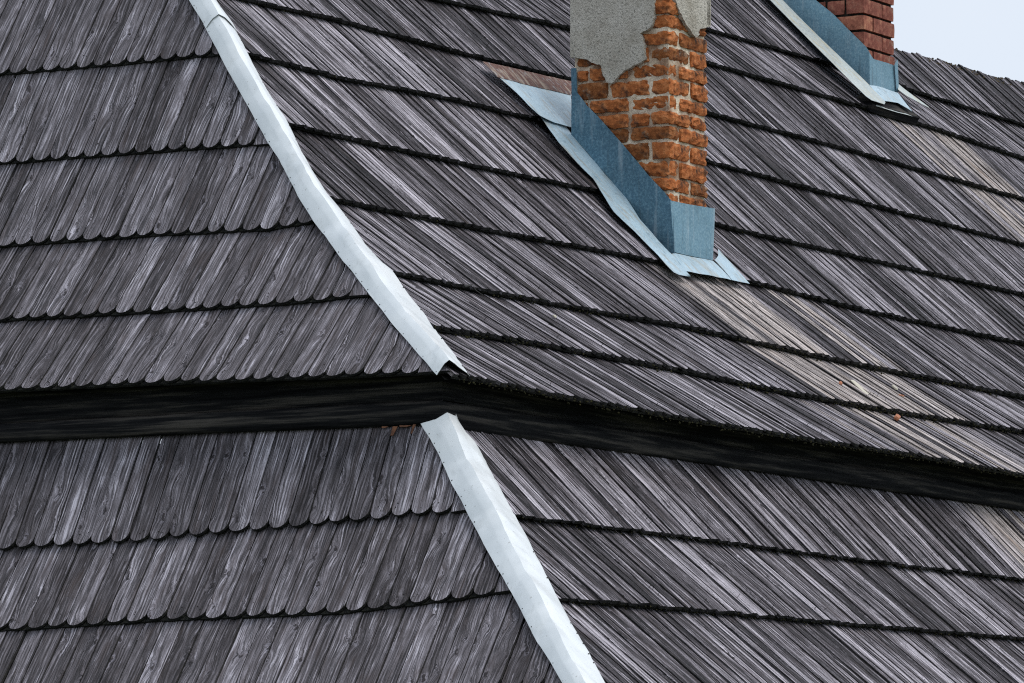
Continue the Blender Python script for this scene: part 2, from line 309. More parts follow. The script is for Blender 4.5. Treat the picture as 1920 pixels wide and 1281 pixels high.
# ------------------------------------------------------------------ shingles
class Acc:                                    # gathers shingles into one mesh
    def __init__(s): s.v, s.f, s.uv, s.c = [], [], [], []
    def add(s, sh):
        o = len(s.v); s.v += sh[0]; s.f += [tuple(i + o for i in q) for q in sh[1]]; s.uv += sh[2]; s.c += sh[3]
def tomesh(v, f, uv, c, name):
    me = bpy.data.meshes.new(name); me.from_pydata(v, [], f)
    l = me.uv_layers.new(name='grain'); l.data.foreach_set('uv', np.array(uv, 'f').ravel())
    a = me.color_attributes.new('tone', 'FLOAT_COLOR', 'CORNER'); a.data.foreach_set('color', np.array(c, 'f').ravel())
    return me
def shingle(P0, P1, width, th, arch, nrm, tdir, clamp, pale, tone, tilt, flat=False, topcut=0.):
    ax = P1 - P0; Ln = np.linalg.norm(ax); ay = ax / Ln
    n = nrm - ay * (nrm @ ay); n /= np.linalg.norm(n); axx = np.cross(ay, n); axx /= np.linalg.norm(axx)
    if axx @ tdir < 0: axx = -axx
    hw = width / 2; pts = []                  # outline: up the left side, round the butt
    NS = 3
    for k in range(NS): pts.append((-hw, Ln * (1 - k / NS) if k else Ln))
    na = 8 if not flat else 2
    if flat: pts += [(-hw, 0.), (hw, 0.)]
    else:
        for k in range(na + 1):
            q = math.pi * k / na; pts.append((-hw * math.cos(q), arch * (1 - math.sin(q) ** .95)))
    for k in range(NS - 1, -1, -1): pts.append((hw, Ln * (1 - k / NS) if k else Ln))
    N_ = len(pts); uo, vo = ru(0, 50), ru(0, 50)
    warp = ru(-.003, .003); lift = ru(0, .0035) if rnd() < .9 else ru(.0035, .007)
    def z(x, y): return tilt * x / hw + lift * max(0, 1 - y / Ln) + warp * (x / hw) ** 2
    top, bot, bev = [], [], []
    for x, y in pts:
        top.append(clamp(P0 + axx * x + ay * y + n * z(x, y), n))
        bot.append(clamp(P0 + axx * x + ay * y + n * (z(x, y) - th), n))
    v = [tuple(p) for p in top] + [tuple(p) for p in bot]
    f, uv, c = [], [], []
    def face(ids, e, side=0):
        f.append(tuple(ids))
        for i in ids:
            x, y = pts[i % N_]; uv.append((x + uo + (.02 if i >= N_ else 0) * side, y + vo + (.02 if i >= N_ else 0) * (1 - side)))
            c.append((tone, pale, e, 0))
    # top: strips plus the butt fan
    face(list(range(NS, N_ - NS)) [::-1] + [] if False else list(range(NS - 1, N_ - NS + 1)), 0)
    for k in range(NS - 1): face([k, k + 1, N_ - 2 - k, N_ - 1 - k], 0)
    for i in range(N_ - 1):
        e = .96 if NS <= i < N_ - NS - 0 else .45
        face([i, i + N_, i + 1 + N_, i + 1], e, 1)
    face([N_ - 1, 2 * N_ - 1, N_, 0], .5, 1)
    face([i + N_ for i in range(N_ - 1, -1, -1)], .95)
    return v, f, uv, c
PALE_ = []                                    # washed runs below the chimneys: (centre x at a height, half width)
def pale_at(P):
    x, y = proj(P); r = 0.
    # below the near chimney
    if y > 500:
        cx = 1370 + (y - 530) * 1.25; r = max(r, (1 - abs(x - cx) / 150.) * (1. if y < 760 else .85))
    cx2 = 1700 + (y - 215) * 1.12
    if y > 225: r = max(r, .75 * (1 - abs(x - cx2) / 80.) * (1 if y < 560 else max(0, 1 - (y - 560) / 200)))
    cx3 = 1690 + (y - 930) * 1.0
    if y > 900: r = max(r, .08 * (1 - abs(x - cx3) / 60.))
    return max(0., min(1., r * 2.2))
ALL = []; NAILS = []
def lay(sl, curves, width, th, drop, arch, t_end, skew, mslot, phase, jit, wj=.04):
    for i in range(len(curves) - 1):
        cu, cv = curves[i], curves[i + 1]; last = i == len(curves) - 2
        t = sl.hip_t(cu(sl.hip_t(0))) - .35 + phase[i % len(phase)]
        te = ext(sl, cu, cv)
        while t < te:
            w_ = width * (1 + ru(-wj, wj)); tc_ = t + w_ / 2; gap = (.0026 if mslot else .0034) + (.0022 if mslot else 0) * rnd() ** 3 + (.007 if rnd() < .04 else 0)
            t += w_ + .001
            h0 = cu(tc_) + ru(-jit, jit)
            sk = skew(i, tc_); h1 = cv(tc_ - sk if sl.right else tc_ + sk)
            if h1 <= h0: continue
            tp = tc_ - sk
            n1 = sl.nrm(h1 - .01); n0 = sl.nrm(h0 + .01)
            topd = -drop if not (sl in (RL, LL) and last) else -.012
            if sl is RU and last: topd = 0.004 * rnd()
            P0 = sl.pt(tc_, h0, 0); P1 = sl.pt(tp, h1, topd)
            ax = P1 - P0; ax /= np.linalg.norm(ax)
            if not (sl is RU and last): P1 = P1 + ax * (.05 if not last else .035)
            else: P1 = P1 + ax * ru(-.012, .022)
            hb = sl.hip_t(h0); ht = sl.hip_t(h1)
            if tc_ + w_ / 2 < hb and tp + w_ / 2 < ht - .02: continue
            near = (tc_ - w_ < max(hb, ht) + .1)
            def clamp(p, n, sl=sl, near=near):
                if near:
                    k = 0 if sl.right else 1; lim = sl.hip_t(p[2]) + .004
                    if p[k] < lim: p = p.copy(); p[k] = lim
                return p
            td = np.array([1., 0, 0]) if sl.right else np.array([0, 1., 0])
            mid = (P0 + P1) / 2; pale = pale_at(mid) * (ru(.5, 1.) if rnd() < .72 else ru(.0, .4)) if sl.right else 0.
            tone = rnd() if not mslot else min(1, max(0, .5 + .55 * noise.noise(Vector((tc_ * 1.9 + i * .8, i * 3.3, sl is RU))) + ru(-.42, .42)))
            flat = (abs(tc_ - hb) < w_ * 1.6 and rnd() < .8) if not mslot else ((sl is RL or i > 1) and rnd() < .93)
            sh = shingle(P0, P1, w_ - gap, th * ru(.85, 1.12), arch * ru(.85, 1.15) * (.35 if (sl is RU and i > 2) else 1), (n0 + n1) / 2, td, clamp, pale, tone,
                         (ru(-.004, -.0005) if mslot else -ru(.0007, .0022)), flat)
            q = [proj(P0 + td * w_ / 2 * s) for s in (-1, 1)] + [proj(P1 + td * w_ / 2 * s) for s in (1, -1)]
            area = abs(sum(q[k][0] * q[(k + 1) % 4][1] - q[(k + 1) % 4][0] * q[k][1] for k in range(4))) / 2
            xs = [a for a, _ in q]; ys = [b for _, b in q]
            inx = max(0, min(1920, max(xs)) - max(0, min(xs))) / (max(xs) - min(xs) + 1e-6)
            iny = max(0, min(1281, max(ys)) - max(0, min(ys))) / (max(ys) - min(ys) + 1e-6)
            if not mslot and inx * iny > .1 and not flat:
                for _ in range(2): NAILS.append((clamp(P0 + ax * ru(.035, .09) + td * ru(-.035, .035) + n0 * .001, n0), n0))
            ALL.append((area * inx * iny, mslot, sh))
def ext(sl, *cs):
    b = 0
    for c in cs:
        t = 1.
        while (proj(sl.pt(t, c(t)))[0] < 1945 if sl.right else proj(sl.pt(t, c(t)))[0] > -25) and t < 22: t += .05
        b = max(b, t)
    return b
def skR(i, t): return (.135, .13, .11, .10, .085, .07, .06, .05, .04, .04)[min(i, 9)]
lay(RU, cRU, .092, .018, .038, .014, 8.6, skR, 1, (0, .06, .02, .08, .04), .0018, .25)
lay(LU, cLU, .1040, .015, .026, .050, 3.3, lambda i, t: (.0, .005, .015, .02, .02, .0, .0)[min(i, 6)], 0, (.011, .03, .055, .02, .075), .002)
lay(RL, cRL, .095, .018, .036, .012, 7.8, lambda i, t: .07, 1, (0, .05, .02), .003, .26)
lay(LL, cLL, .1095, .015, .026, .052, 3.3, lambda i, t: -.05, 0, (.0, .03, .06, .01), .0035, .03)
ALL.sort(key=lambda a: -a[0])
for a, ms, sh in ALL[:300]: link('shingle', tomesh(*sh, 'shingle'), (M_L, M_R)[ms], house)
accs = [Acc(), Acc()]
for a, ms, sh in ALL[300:]: accs[ms].add(sh)
for ac, mm_ in zip(accs, (M_L, M_R)):
    if ac.v: o = link('shingles', tomesh(ac.v, ac.f, ac.uv, ac.c, 'shingles'), mm_, house); o['kind'] = 'stuff'
# hidden second layer and boarding under every course
def strip_mesh(rows, m, name, parent, smooth=False, thick=None):
    bm = bmesh.new(); g = [[bm.verts.new(tuple(p)) for p in r] for r in rows]
    for a, b in zip(g[:-1], g[1:]):
        for i in range(len(a) - 1): bm.faces.new((a[i], a[i + 1], b[i + 1], b[i]))
    if thick:
        bm.normal_update(); r = bmesh.ops.solidify(bm, geom=bm.faces[:], thickness=thick); bm.normal_update(); [setattr(e_, 'smooth', False) for e_ in bm.edges if len(e_.link_faces) == 2 and e_.calc_face_angle(0) > .7]
    bmesh.ops.recalc_face_normals(bm, faces=bm.faces)
    return link(name, bm, m, parent, smooth)
def under(sl, curves, th, drop, t_end, arch):
    for i in range(len(curves) - 1):
        cu, cv = curves[i], curves[i + 1]; t0 = sl.hip_t(cu(sl.hip_t(0)))
        v, f, uv, c = [], [], [], []; ns = 120; t0 = max(t0, sl.hip_t(cv(t0))) if False else t0; ts = np.linspace(t0 + .02, ext(sl, cu, cv) + .1, ns)
        for k, t in enumerate(ts):
            h0 = cu(t) + .004 + ru(0, .004); hh = min(h0 + .16, cv(t)); 
            n = sl.nrm(h0); a = sl.pt(t, h0, -th - .001); b = sl.pt(t, hh, -th - .006)
            lim = sl.hip_t(hh) + .01
            if t < lim: b[0 if sl.right else 1] = lim
            v += [tuple(b), tuple(a), tuple(a - n * ru(.011, .013)), tuple(b - n * .014)]
        for k in range(ns - 1):
            for j in range(4):
                f.append((4 * k + j, 4 * k + (j + 1) % 4, 4 * k + 4 + (j + 1) % 4, 4 * k + 4 + j))
                for q in f[-1]: uv.append((ts[q // 4], .0)); c.append((.3, 0, .93, 0))
        link('underlay_board', tomesh(v, f, uv, c, 'underlay_board'), M_L, house)
under(LU, cLU, .015, .024, 3.4, .03); under(LL, cLL[:-1], .015, .024, 3.4, .03)
under(RU, cRU[:-1], .018, .036, 8.7, .02); under(RL, cRL[:-1], .018, .034, 7.9, .02)
def deck(sl, curves, t_end, off):
    rows = []
    for i, cu in enumerate(curves):
        t0 = sl.hip_t(cu(sl.hip_t(0))) + .012; ts = np.linspace(t0, t_end, 60)
        rows.append([sl.pt(t, cu(t) + (.02 if i == 0 else (-.02 if i == len(curves) - 1 else 0)), off) for t in ts])
    return rows
back = deck(RU, cRU, max(ext(RU, c) for c in cRU) + .5, -.05)
top = back[-1]; back.append([p + np.array([0, .02, -.03]) for p in top]); back.append([p + np.array([0, .9, -.95]) for p in top])
strip_mesh(back, M_DECK, 'roof_boarding', house)
strip_mesh(deck(LU, cLU, max(ext(LU, c) for c in cLU) + .3, -.04), M_DECK, 'roof_boarding', house)
strip_mesh(deck(RL, cRL, max(ext(RL, c) for c in cRL) + .3, -.05), M_DECK, 'roof_boarding', house)
strip_mesh(deck(LL, cLL, max(ext(LL, c) for c in cLL) + .3, -.04), M_DECK, 'roof_boarding', house)
# ------------------------------------------------------------------ beams under the upper eave
def beam(right, z0f, z1, out, bulge, name='beam', label=None):
    bm = bmesh.new(); secs = []
    end = ext(RU, cRU[0]) + .6 if right else ext(LU, cLU[0]) + .5; st = 60
    for k in range(st + 1):
        t = (end) * k / st
        q = (QU if right else QV)
        z0 = z0f(q + t); wob = .004 * math.sin(t * 2.1 + z1 * 9) + ru(-.0015, .0015)
        sec = []
        for a in range(9):
            s_ = a / 8; z = z0 + (z1 - z0) * s_; o = out + bulge * (math.sin(math.pi * s_) ** .55) + wob
            # mitre at the corner: the beam starts where the other side's face is
            tt = (QU if right else QV) + t - (o if k == 0 else 0)
            sec.append((tt, QV - o, z) if right else (QU - o, tt, z))
        b_ = sec[-1]; a_ = sec[0]
        sec += [(b_[0], b_[1] + .2, b_[2]), (a_[0], a_[1] + .2, a_[2])] if right else [(b_[0] + .2, b_[1], b_[2]), (a_[0] + .2, a_[1], a_[2])]
        secs.append([bm.verts.new(p) for p in sec])
    for a, b in zip(secs[:-1], secs[1:]):
        for i in range(len(a)): j = (i + 1) % len(a); bm.faces.new((a[i], a[j], b[j], b[i]))
    bm.faces.new(secs[-1]); bmesh.ops.recalc_face_normals(bm, faces=bm.faces)
    o = link(name, bm, M_BEAM, house, True)
    if label: o['label'] = label
cw = Curve(RL, LR0, .02); cwl = Curve(LL, LL0, .02)
beam(True, lambda t: cw(t), -.105, .004, .014, 'beam'); beam(False, lambda t: cwl(t), -.10, .004, .018, 'beam')
beam(True, lambda t: -.103, .06, -.02, .008, 'wall_plate'); beam(False, lambda t: -.098, .06, -.02, .008, 'wall_plate')
# ------------------------------------------------------------------ hip caps
def poly_at(pts, s):
    P = np.array(pts, float); d = np.r_[0, np.cumsum(np.linalg.norm(np.diff(P, axis=0), axis=1))]; s = s * d[-1]
    return np.array([np.interp(s, d, P[:, k]) for k in range(P.shape[1])])
def nz(p, sc, seed=0): return noise.noise(Vector((p[0] * sc + seed, p[1] * sc + seed * 2.3, p[2] * sc)))
def hip_cap(slL, slR, left, right, h_top, h_bot, nst, fit_top=False, fit_bot=False, seed=1., amp=.011, cover=.0, label=None):
    # widths of both flanges read from the photograph
    def widths(sl, pts):
        out = []
        for x, y in pts:
            P = unproj(x, y, sl.f(.012))
            hs = np.linspace(P[2] - .4, P[2] + .4, 161)
            hp = np.array([[slR.hip_t(h), slL.hip_t(h), h] for h in hs]); dd = np.linalg.norm(hp - P, axis=1); j = int(dd.argmin())
            out.append((hs[j], dd[j]))
        out.sort(); return np.array(out)
    wl, wr = widths(slL, left), widths(slR, right)
    rows, nails = [], []
    for k in range(nst + 1):
        h = h_bot + (h_top - h_bot) * k / nst
        Hp = np.array([slR.hip_t(h), slL.hip_t(h), h]); H2 = np.array([slR.hip_t(h + .05), slL.hip_t(h + .05), h + .05]); ax = H2 - Hp; ax /= np.linalg.norm(ax)
        nL, nR = slL.nrm(h), slR.nrm(h)
        aL = np.cross(nL, ax); aL /= np.linalg.norm(aL); aL = aL if aL[1] > 0 else -aL
        aR = np.cross(nR, ax); aR /= np.linalg.norm(aR); aR = aR if aR[0] > 0 else -aR
        wL, wR = np.interp(h, wl[:, 0], wl[:, 1]), np.interp(h, wr[:, 0], wr[:, 1])
        nm = nL + nR; nm /= np.linalg.norm(nm); row = []
        cv_ = cover + (.030 * max(0, (k / nst - .88) / .12) if fit_top else 0)
        def sh(q, wd, k=k, ax=ax):
            dt = (wd[-1, 0] - h_top) * q if fit_top else 0.; db = (wd[0, 0] - h_bot) * q if fit_bot else 0.
            return ax * ((dt * k + db * (nst - k)) / nst / ax[2])
        for q in (1., .98, .8, .6, .42, .25, .10): row.append(Hp + aL * wL * q + nL * (.007 + .034 * (1 - q) ** .85 + cv_) + sh(q, wl))
        row.append(Hp + nm / np.linalg.norm(nm) * (.048 + cv_ * 1.3))
        for q in (.12, .3, .55, .8, .97, 1.): row.append(Hp + aR * wR * q + nR * (.007 + .034 * (1 - q) ** .85 + cv_) + sh(q, wr))
        r2 = []
        for j, p in enumerate(row):
            e = 1 - abs(j - 7) / 9
            dv = noise.voronoi(Vector((p[0] * 7 + seed, p[1] * 7, p[2] * 4.5)))[0]; a = nz(p, 4, seed) * amp * 1.3 + min(.45, dv[1] - dv[0]) * amp * 2.6 * max(.12, nz(p, 2.5, seed + 7) + .45) - amp * .5
            r2.append(p + nm * a * (.25 + e))
        rows.append(r2)
        if k % 4 == 1 and k < nst - 1:
            for j in (1, 12):
                if rnd() < (.55 if j == 1 else .3): nails.append((r2[j] + (aL if j == 1 else aR) * -.008 + (nL if j == 1 else nR) * .0035, nL if j == 1 else nR))
    o = strip_mesh(rows, M_CAP, 'hip_cap', house, True, .0015)
    if label: o['label'] = label
    bm = bmesh.new()
    for p, n in nails:
        m4 = Matrix.Translation(Vector(p)) @ Vector(n).to_track_quat('Z', 'Y').to_matrix().to_4x4()
        bmesh.ops.create_cone(bm, cap_ends=True, segments=6, radius1=.0042, radius2=.003, depth=.004, matrix=m4)
    if len(bm.verts):
        q = link('nails', bm, M_NAIL, o); q['kind'] = 'stuff'
    else: bm.free()
    return o
UPL = [(355,0),(382,45),(400,80),(447,167),(473,213),(500,263),(520,293),(550,350),(587,413),(640,484),(697,554),(740,610),(783,660),(818,702)]
UPR = [(407,0),(437,43),(467,100),(500,163),(537,220),(567,283),(600,340),(640,390),(687,457),(737,507),(773,557),(800,590),(840,644),(882,702)]
LOL = [(793,803),(818,841),(831,866),(853,917),(870,947),(897,1001),(930,1061),(963,1117),(1003,1197),(1033,1241),(1055,1281)]
LOR = [(846,786),(862,817),(879,839),(897,856),(917,884),(940,924),(970,977),(1010,1054),(1037,1107),(1073,1177),(1107,1231),(1133,1281)]
def hip_h(sl1, sl2, yy):                      # height on the hip whose picture row is yy
    a, b = -3., 4.
    for _ in range(40):
        m = (a + b) / 2; P = (sl2.hip_t(m), sl1.hip_t(m), m)
        if proj(P)[1] > yy: a = m
        else: b = m
    return a
hj = hip_h(LU, RU, 33)
hip_cap(LU, RU, UPL, UPR, hj, hip_h(LU, RU, 691), 190, False, True, 3., label='long crumpled white sheet on the upper hip')
hip_cap(LU, RU, UPL, UPR, hj + 1.6, hj - .03, 60, False, False, 8., cover=.004, label='topmost white sheet lapping over the long one')
hip_cap(LL, RL, LOL, LOR, hip_h(LL, RL, 800), hip_h(LL, RL, 1420), 150, True, False, 5., cover=.010, label='white sheet on the lower hip, its top end against the dark beam')
# ------------------------------------------------------------------ sheets laid between two picture outlines
def sheet(A, B, surf, name, m, parent, n=24, mm=4, bow=0., seed=0., amp=.001, thick=.0015, nrm=None, lipA=0., label=None, surfB=None):
    rows = []
    for i in range(n + 1):
        a, b = poly_at(A, i / n), poly_at(B, i / n)
        PA, PB = unproj(a[0], a[1], surf), unproj(b[0], b[1], surfB or surf); row = []
        for j in range(mm + 1):
            s_ = j / mm; P = PA * (1 - s_) + PB * s_
            P = P + nrm * (bow * math.sin(math.pi * s_) + nz(P, 9, seed) * amp + lipA * max(0, 1 - s_ * 2.5) ** 2)
            row.append(P)
        rows.append(row)
    o = strip_mesh(rows, m, name, parent, True, thick)
    if label: o['label'] = label
    return o
NR = RU.nrm(1.9)
def noisy_box(x0, x1, y0, y1, z0, z1, amp, rough, seed, nx, ny, nzz):
    bm = bmesh.new(); idx = {}
    c = np.array([(x0 + x1) / 2, (y0 + y1) / 2, (z0 + z1) / 2])
    def V(i, j, k):
        if (i, j, k) in idx: return idx[i, j, k]
        p = np.array([x0 + (x1 - x0) * i / nx, y0 + (y1 - y0) * j / ny, z0 + (z1 - z0) * k / nzz])
        ex = (i in (0, nx)) + (j in (0, ny)) + (k in (0, nzz))
        q = Vector(p * 38 + seed); q2 = Vector(p * 90 + seed)
        d = np.array(noise.noise_vector(q)) * amp + np.array(noise.noise_vector(q2)) * amp * .5
        if ex > 1: d = d + (c - p) / np.linalg.norm(c - p) * (rough * (.5 + rnd() * (1.2 if rnd() < .8 else 2.6)) * (ex - 1))
        v = bm.verts.new(tuple(p + d - c)); idx[i, j, k] = v; return v
    for i in range(nx):
        for j in range(ny):
            bm.faces.new((V(i, j, 0), V(i, j + 1, 0), V(i + 1, j + 1, 0), V(i + 1, j, 0))); bm.faces.new((V(i, j, nzz), V(i + 1, j, nzz), V(i + 1, j + 1, nzz), V(i, j + 1, nzz)))
    for i in range(nx):
        for k in range(nzz):
            bm.faces.new((V(i, 0, k), V(i + 1, 0, k), V(i + 1, 0, k + 1), V(i, 0, k + 1))); bm.faces.new((V(i, ny, k), V(i, ny, k + 1), V(i + 1, ny, k + 1), V(i + 1, ny, k)))
    for j in range(ny):
        for k in range(nzz):
            bm.faces.new((V(0, j, k), V(0, j, k + 1), V(0, j + 1, k + 1), V(0, j + 1, k))); bm.faces.new((V(nx, j, k), V(nx, j + 1, k), V(nx, j + 1, k + 1), V(nx, j, k + 1)))
    return bm, c
def box(a, b, name, m, parent):
    bm = bmesh.new(); bmesh.ops.create_cube(bm, size=1); a, b = np.array(a), np.array(b)
    for v in bm.verts: v.co = Vector(tuple((a + b) / 2 + np.array(v.co) * (b - a)))
    return link(name, bm, m, parent)
def solve_axis(P, axis, xpix):
    a, b = -.5, 2.5; P = np.array(P, float)
    def X(t): q = P.copy(); q[axis] += t; return proj(q)[0]
    up = X(b) > X(a)
    for _ in range(40):
        m = (a + b) / 2
        if (X(m) > xpix) == up: b = m
        else: a = m
    return P[axis] + a
def h_at(P, ypix):                            # height on the vertical through P at picture row y
    a, b = -5., 8.
    for _ in range(44):
        m = (a + b) / 2
        if proj((P[0], P[1], m))[1] > ypix: a = m
        else: b = m
    return a
def chimney(corner_px, left_px, right_px, ys, mbrick, mmort, label, joint, rec, outj, amp, rough, stretch, name='chimney', parity=0):
    ch = part(name, label=label)
    P = unproj(*corner_px, RU.f(0)); u0, v0 = P[0], P[1]
    u1 = solve_axis(P, 0, right_px); v1 = solve_axis(P, 1, left_px)
    hs = [h_at(P, y) for y in ys]              # bed joints, top first
    hb, htop = P[2] - .35, hs[0]
    o = box((u0 + rec, v0 + rec, hb), (u1 - rec, v1 + .02, htop + .02), 'mortar', mmort, ch)
    bm = bmesh.new(); bm.from_mesh(o.data); bmesh.ops.subdivide_edges(bm, edges=bm.edges[:], cuts=30, use_grid_fill=True)
    for v in bm.verts:
        q = Vector(v.co); v.co += Vector(noise.noise_vector(q * 25)) * (rec * .42) + Vector(noise.noise_vector(q * 70)) * (rec * .25)
    bm.to_mesh(o.data); bm.free()
    SB, HB = stretch, (stretch - joint) / 2
    for r in range(len(hs) - 1):
        z1, z0 = hs[r] - joint / 2, hs[r + 1] + joint / 2; par = (r + parity) % 2
        rects = []                            # (u0,u1,v0,v1)
        if par == 0:
            rects.append((u0, min(u0 + SB, u1), v0, v0 + HB)); t = v0 + HB + joint
            if u0 + SB + joint < u1 - .03: rects.append((u0 + SB + joint, u1, v0, v0 + HB * 1.02))
        else:
            rects.append((u0, u0 + HB, v0, v0 + SB)); t = v0 + SB + joint
            rects.append((u0 + HB + joint, u1, v0, v0 + HB))
        first = True
        while t < v1 - .03:
            l = SB if (not first or rnd() < .7) else HB; e = min(t + l, v1)
            if v1 - e < .05: e = v1
            rects.append((u0, u0 + HB, t, e)); t = e + joint; first = False
        for a, b, c, d in rects:
            oj = ru(-outj, outj); a2 = a - (oj if a == u0 else 0); c2 = c - (oj if c == v0 else 0)
            b2 = b + (ru(-outj, outj) if b == u1 else ru(-.003, .003)); zz0, zz1 = z0 + ru(-.005, .004) * (outj > .0055), z1 + ru(-.004, .005) * (outj > .0055)
            d2 = d
            if proj((a2, c2, z1))[1] > corner_px[1] + 30: continue
            bm, cc = noisy_box(a2, b2, c2, d2, zz0, zz1, amp, rough, ru(0, 90), 4 if b - a < .2 else 8, 4 if d - c < .2 else 8, 4)
            ob = link('brick', bm, mbrick, ch, False); ob.location = Vector(tuple(cc))
    return ch, u0, v0, u1, v1
# near chimney
ys1 = [-63, -34, -4, 26, 53, 83, 115, 142, 176, 205, 233, 262, 298, 330, 358, 388]
ch1, a0, b0, a1, b1 = chimney((1256, 470), 1082, 1327, ys1, M_BR1, M_MORT, 'near chimney of crumbling orange brick with patches of grey plaster', .013, .0125, .009, .0080, .0060, .25, parity=1)
def plaster(outline, plane, nrm, parent, thick, label):
    P = [unproj(x, y, plane) for x, y in outline]; bm = bmesh.new()
    # dense outline with a broken edge
    out = []
    for i in range(len(outline)):
        a, b = np.array(outline[i], float), np.array(outline[(i + 1) % len(outline)], float); L_ = np.linalg.norm(b - a); k = max(1, int(L_ / 4))
        for j in range(k):
            q = a + (b - a) * j / k
            if 0 < q[1] and L_ < 45: q = q + np.array([ru(-1.2, 1.2), ru(-1.2, 1.2)])
            out.append(unproj(q[0], q[1], plane))
    f = bm.faces.new([bm.verts.new(tuple(p)) for p in out]); bm.normal_update()
    r = bmesh.ops.extrude_face_region(bm, geom=[f])
    for v in r['geom']:
        if isinstance(v, bmesh.types.BMVert): v.co -= Vector(tuple(nrm * thick))
    bmesh.ops.recalc_face_normals(bm, faces=bm.faces); bmesh.ops.triangulate(bm, faces=[q for q in bm.faces if len(q.verts) > 4])
    o = link('plaster', bm, M_PLAST, parent); o['label'] = label; return o
NL_, NF_ = np.array([-1., 0, 0]), np.array([0, -1., 0])
def planeU(u): return lambda P: u - P[0]
def planeV(v): return lambda P: v - P[1]
plaster([(1069,-75),(1069,107),(1079,109),(1098,111),(1112,119),(1125,121),(1131,142),(1138,155),(1148,156),(1157,145),(1167,135),(1188,123),(1204,115),(1210,112),(1207,83),(1204,72),(1200,62),(1210,57),(1220,52),(1226,33),(1227,0),(1230,-75)],
        planeU(a0 - .022), NL_, ch1, .030, 'large grey roughcast patch on the side of the chimney')
plaster([(1262,-75),(1267,0),(1272,14),(1280,32),(1285,45),(1293,55),(1300,66),(1307,70),(1311,65),(1313,53),(1320,52),(1333,50),(1333,-75)],
        planeV(b0 - .018), NF_, ch1, .026, 'small grey roughcast patch on the front of the chimney')
box((a1 - .03, b0 - .018, h_at((a1, b0, 0), 48)), (a1 + .006, b1, h_at((a1, b0, 0), -75)), 'plaster', M_PLAST, ch1)
# side upstand (dark blue), front upstand, flanges
pS = planeU(a0 - .020)
sheet([(1072,160),(1102,200),(1120,217),(1167,270),(1217,330),(1248,363),(1257,375),(1262,380)],
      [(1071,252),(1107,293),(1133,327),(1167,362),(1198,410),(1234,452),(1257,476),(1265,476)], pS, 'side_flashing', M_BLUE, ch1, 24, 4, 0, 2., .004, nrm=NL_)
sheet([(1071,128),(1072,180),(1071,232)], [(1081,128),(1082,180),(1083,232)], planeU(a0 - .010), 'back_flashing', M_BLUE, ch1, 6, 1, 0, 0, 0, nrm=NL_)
fr = planeV(b0 - .034)
rows = []
for yt, yb in ((0, 1),):
    T = [(1257,376),(1290,383),(1326,389),(1340,391)]; B_ = [(1265,473),(1285,478),(1310,483),(1336,488)]
    for i in range(15):
        s_ = i / 14; a, b = poly_at(T, s_), poly_at(B_, s_)
        rows.append([unproj(*(a * (1 - j / 4) + b * j / 4), fr) for j in range(5)])
    for q in (.25, .5, .75, 1.):               # rounded return at the right edge
        th = q * math.pi / 2; r_ = .022
        rows.append([p + np.array([r_ * math.sin(th), r_ * (1 - math.cos(th)), 0]) for p in rows[14]])
    rows.append([p + np.array([0, .10, 0]) for p in rows[-1]])
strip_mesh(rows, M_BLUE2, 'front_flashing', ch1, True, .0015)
OUT1 = [(1010,214),(1023,233),(1047,267),(1083,307),(1113,337),(1127,360),(1150,397),(1187,432),(1230,476),(1262,511),(1274,516),(1294,519)]
IN1 = [(1050,222),(1071,250),(1107,292),(1133,326),(1167,361),(1198,409),(1234,451),(1257,475),(1262,480),(1272,492),(1284,506),(1294,519)]
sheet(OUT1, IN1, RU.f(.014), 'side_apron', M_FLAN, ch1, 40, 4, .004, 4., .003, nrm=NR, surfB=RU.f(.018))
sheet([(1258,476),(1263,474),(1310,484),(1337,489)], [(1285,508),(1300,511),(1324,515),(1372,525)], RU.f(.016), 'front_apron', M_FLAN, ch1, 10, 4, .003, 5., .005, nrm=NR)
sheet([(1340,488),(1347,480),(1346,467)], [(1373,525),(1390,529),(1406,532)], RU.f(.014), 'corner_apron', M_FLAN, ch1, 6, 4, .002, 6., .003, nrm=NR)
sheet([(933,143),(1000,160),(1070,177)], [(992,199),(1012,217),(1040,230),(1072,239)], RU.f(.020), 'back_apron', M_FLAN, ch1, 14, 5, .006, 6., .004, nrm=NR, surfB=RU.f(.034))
sheet([(905,115),(985,133),(1073,153)], [(933,145),(1000,162),(1070,178)], RU.f(.024), 'rusty_apron', M_RUST, ch1, 14, 3, .002, 6., .004, nrm=NR, label='rusty brown strip of sheet above the pale one')
# far chimney
ys2 = [-130, -99, -67, -36, -5, 26, 57, 89, 120, 152]
ch2, c0, d0, c1, d1_ = chimney((1620, 152), 1430, 1677, ys2, M_BR2, M_GAP, 'far chimney of smooth red brick with dark open joints', .017, .016, .005, .0012, .0010, .27, parity=0)
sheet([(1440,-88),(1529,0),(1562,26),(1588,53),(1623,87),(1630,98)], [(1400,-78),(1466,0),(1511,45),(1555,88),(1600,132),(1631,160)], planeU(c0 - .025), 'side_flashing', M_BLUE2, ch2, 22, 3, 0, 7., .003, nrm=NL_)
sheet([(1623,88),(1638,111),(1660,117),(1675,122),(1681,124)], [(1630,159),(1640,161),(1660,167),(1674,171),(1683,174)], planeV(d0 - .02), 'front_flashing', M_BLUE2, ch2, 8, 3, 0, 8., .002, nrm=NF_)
sheet([(1677,121),(1681,173)], [(1683,112),(1685,172)], planeV(d0 - .03), 'front_flashing', M_BLUE2, ch2, 2, 1, 0, 0, 0, nrm=NF_)
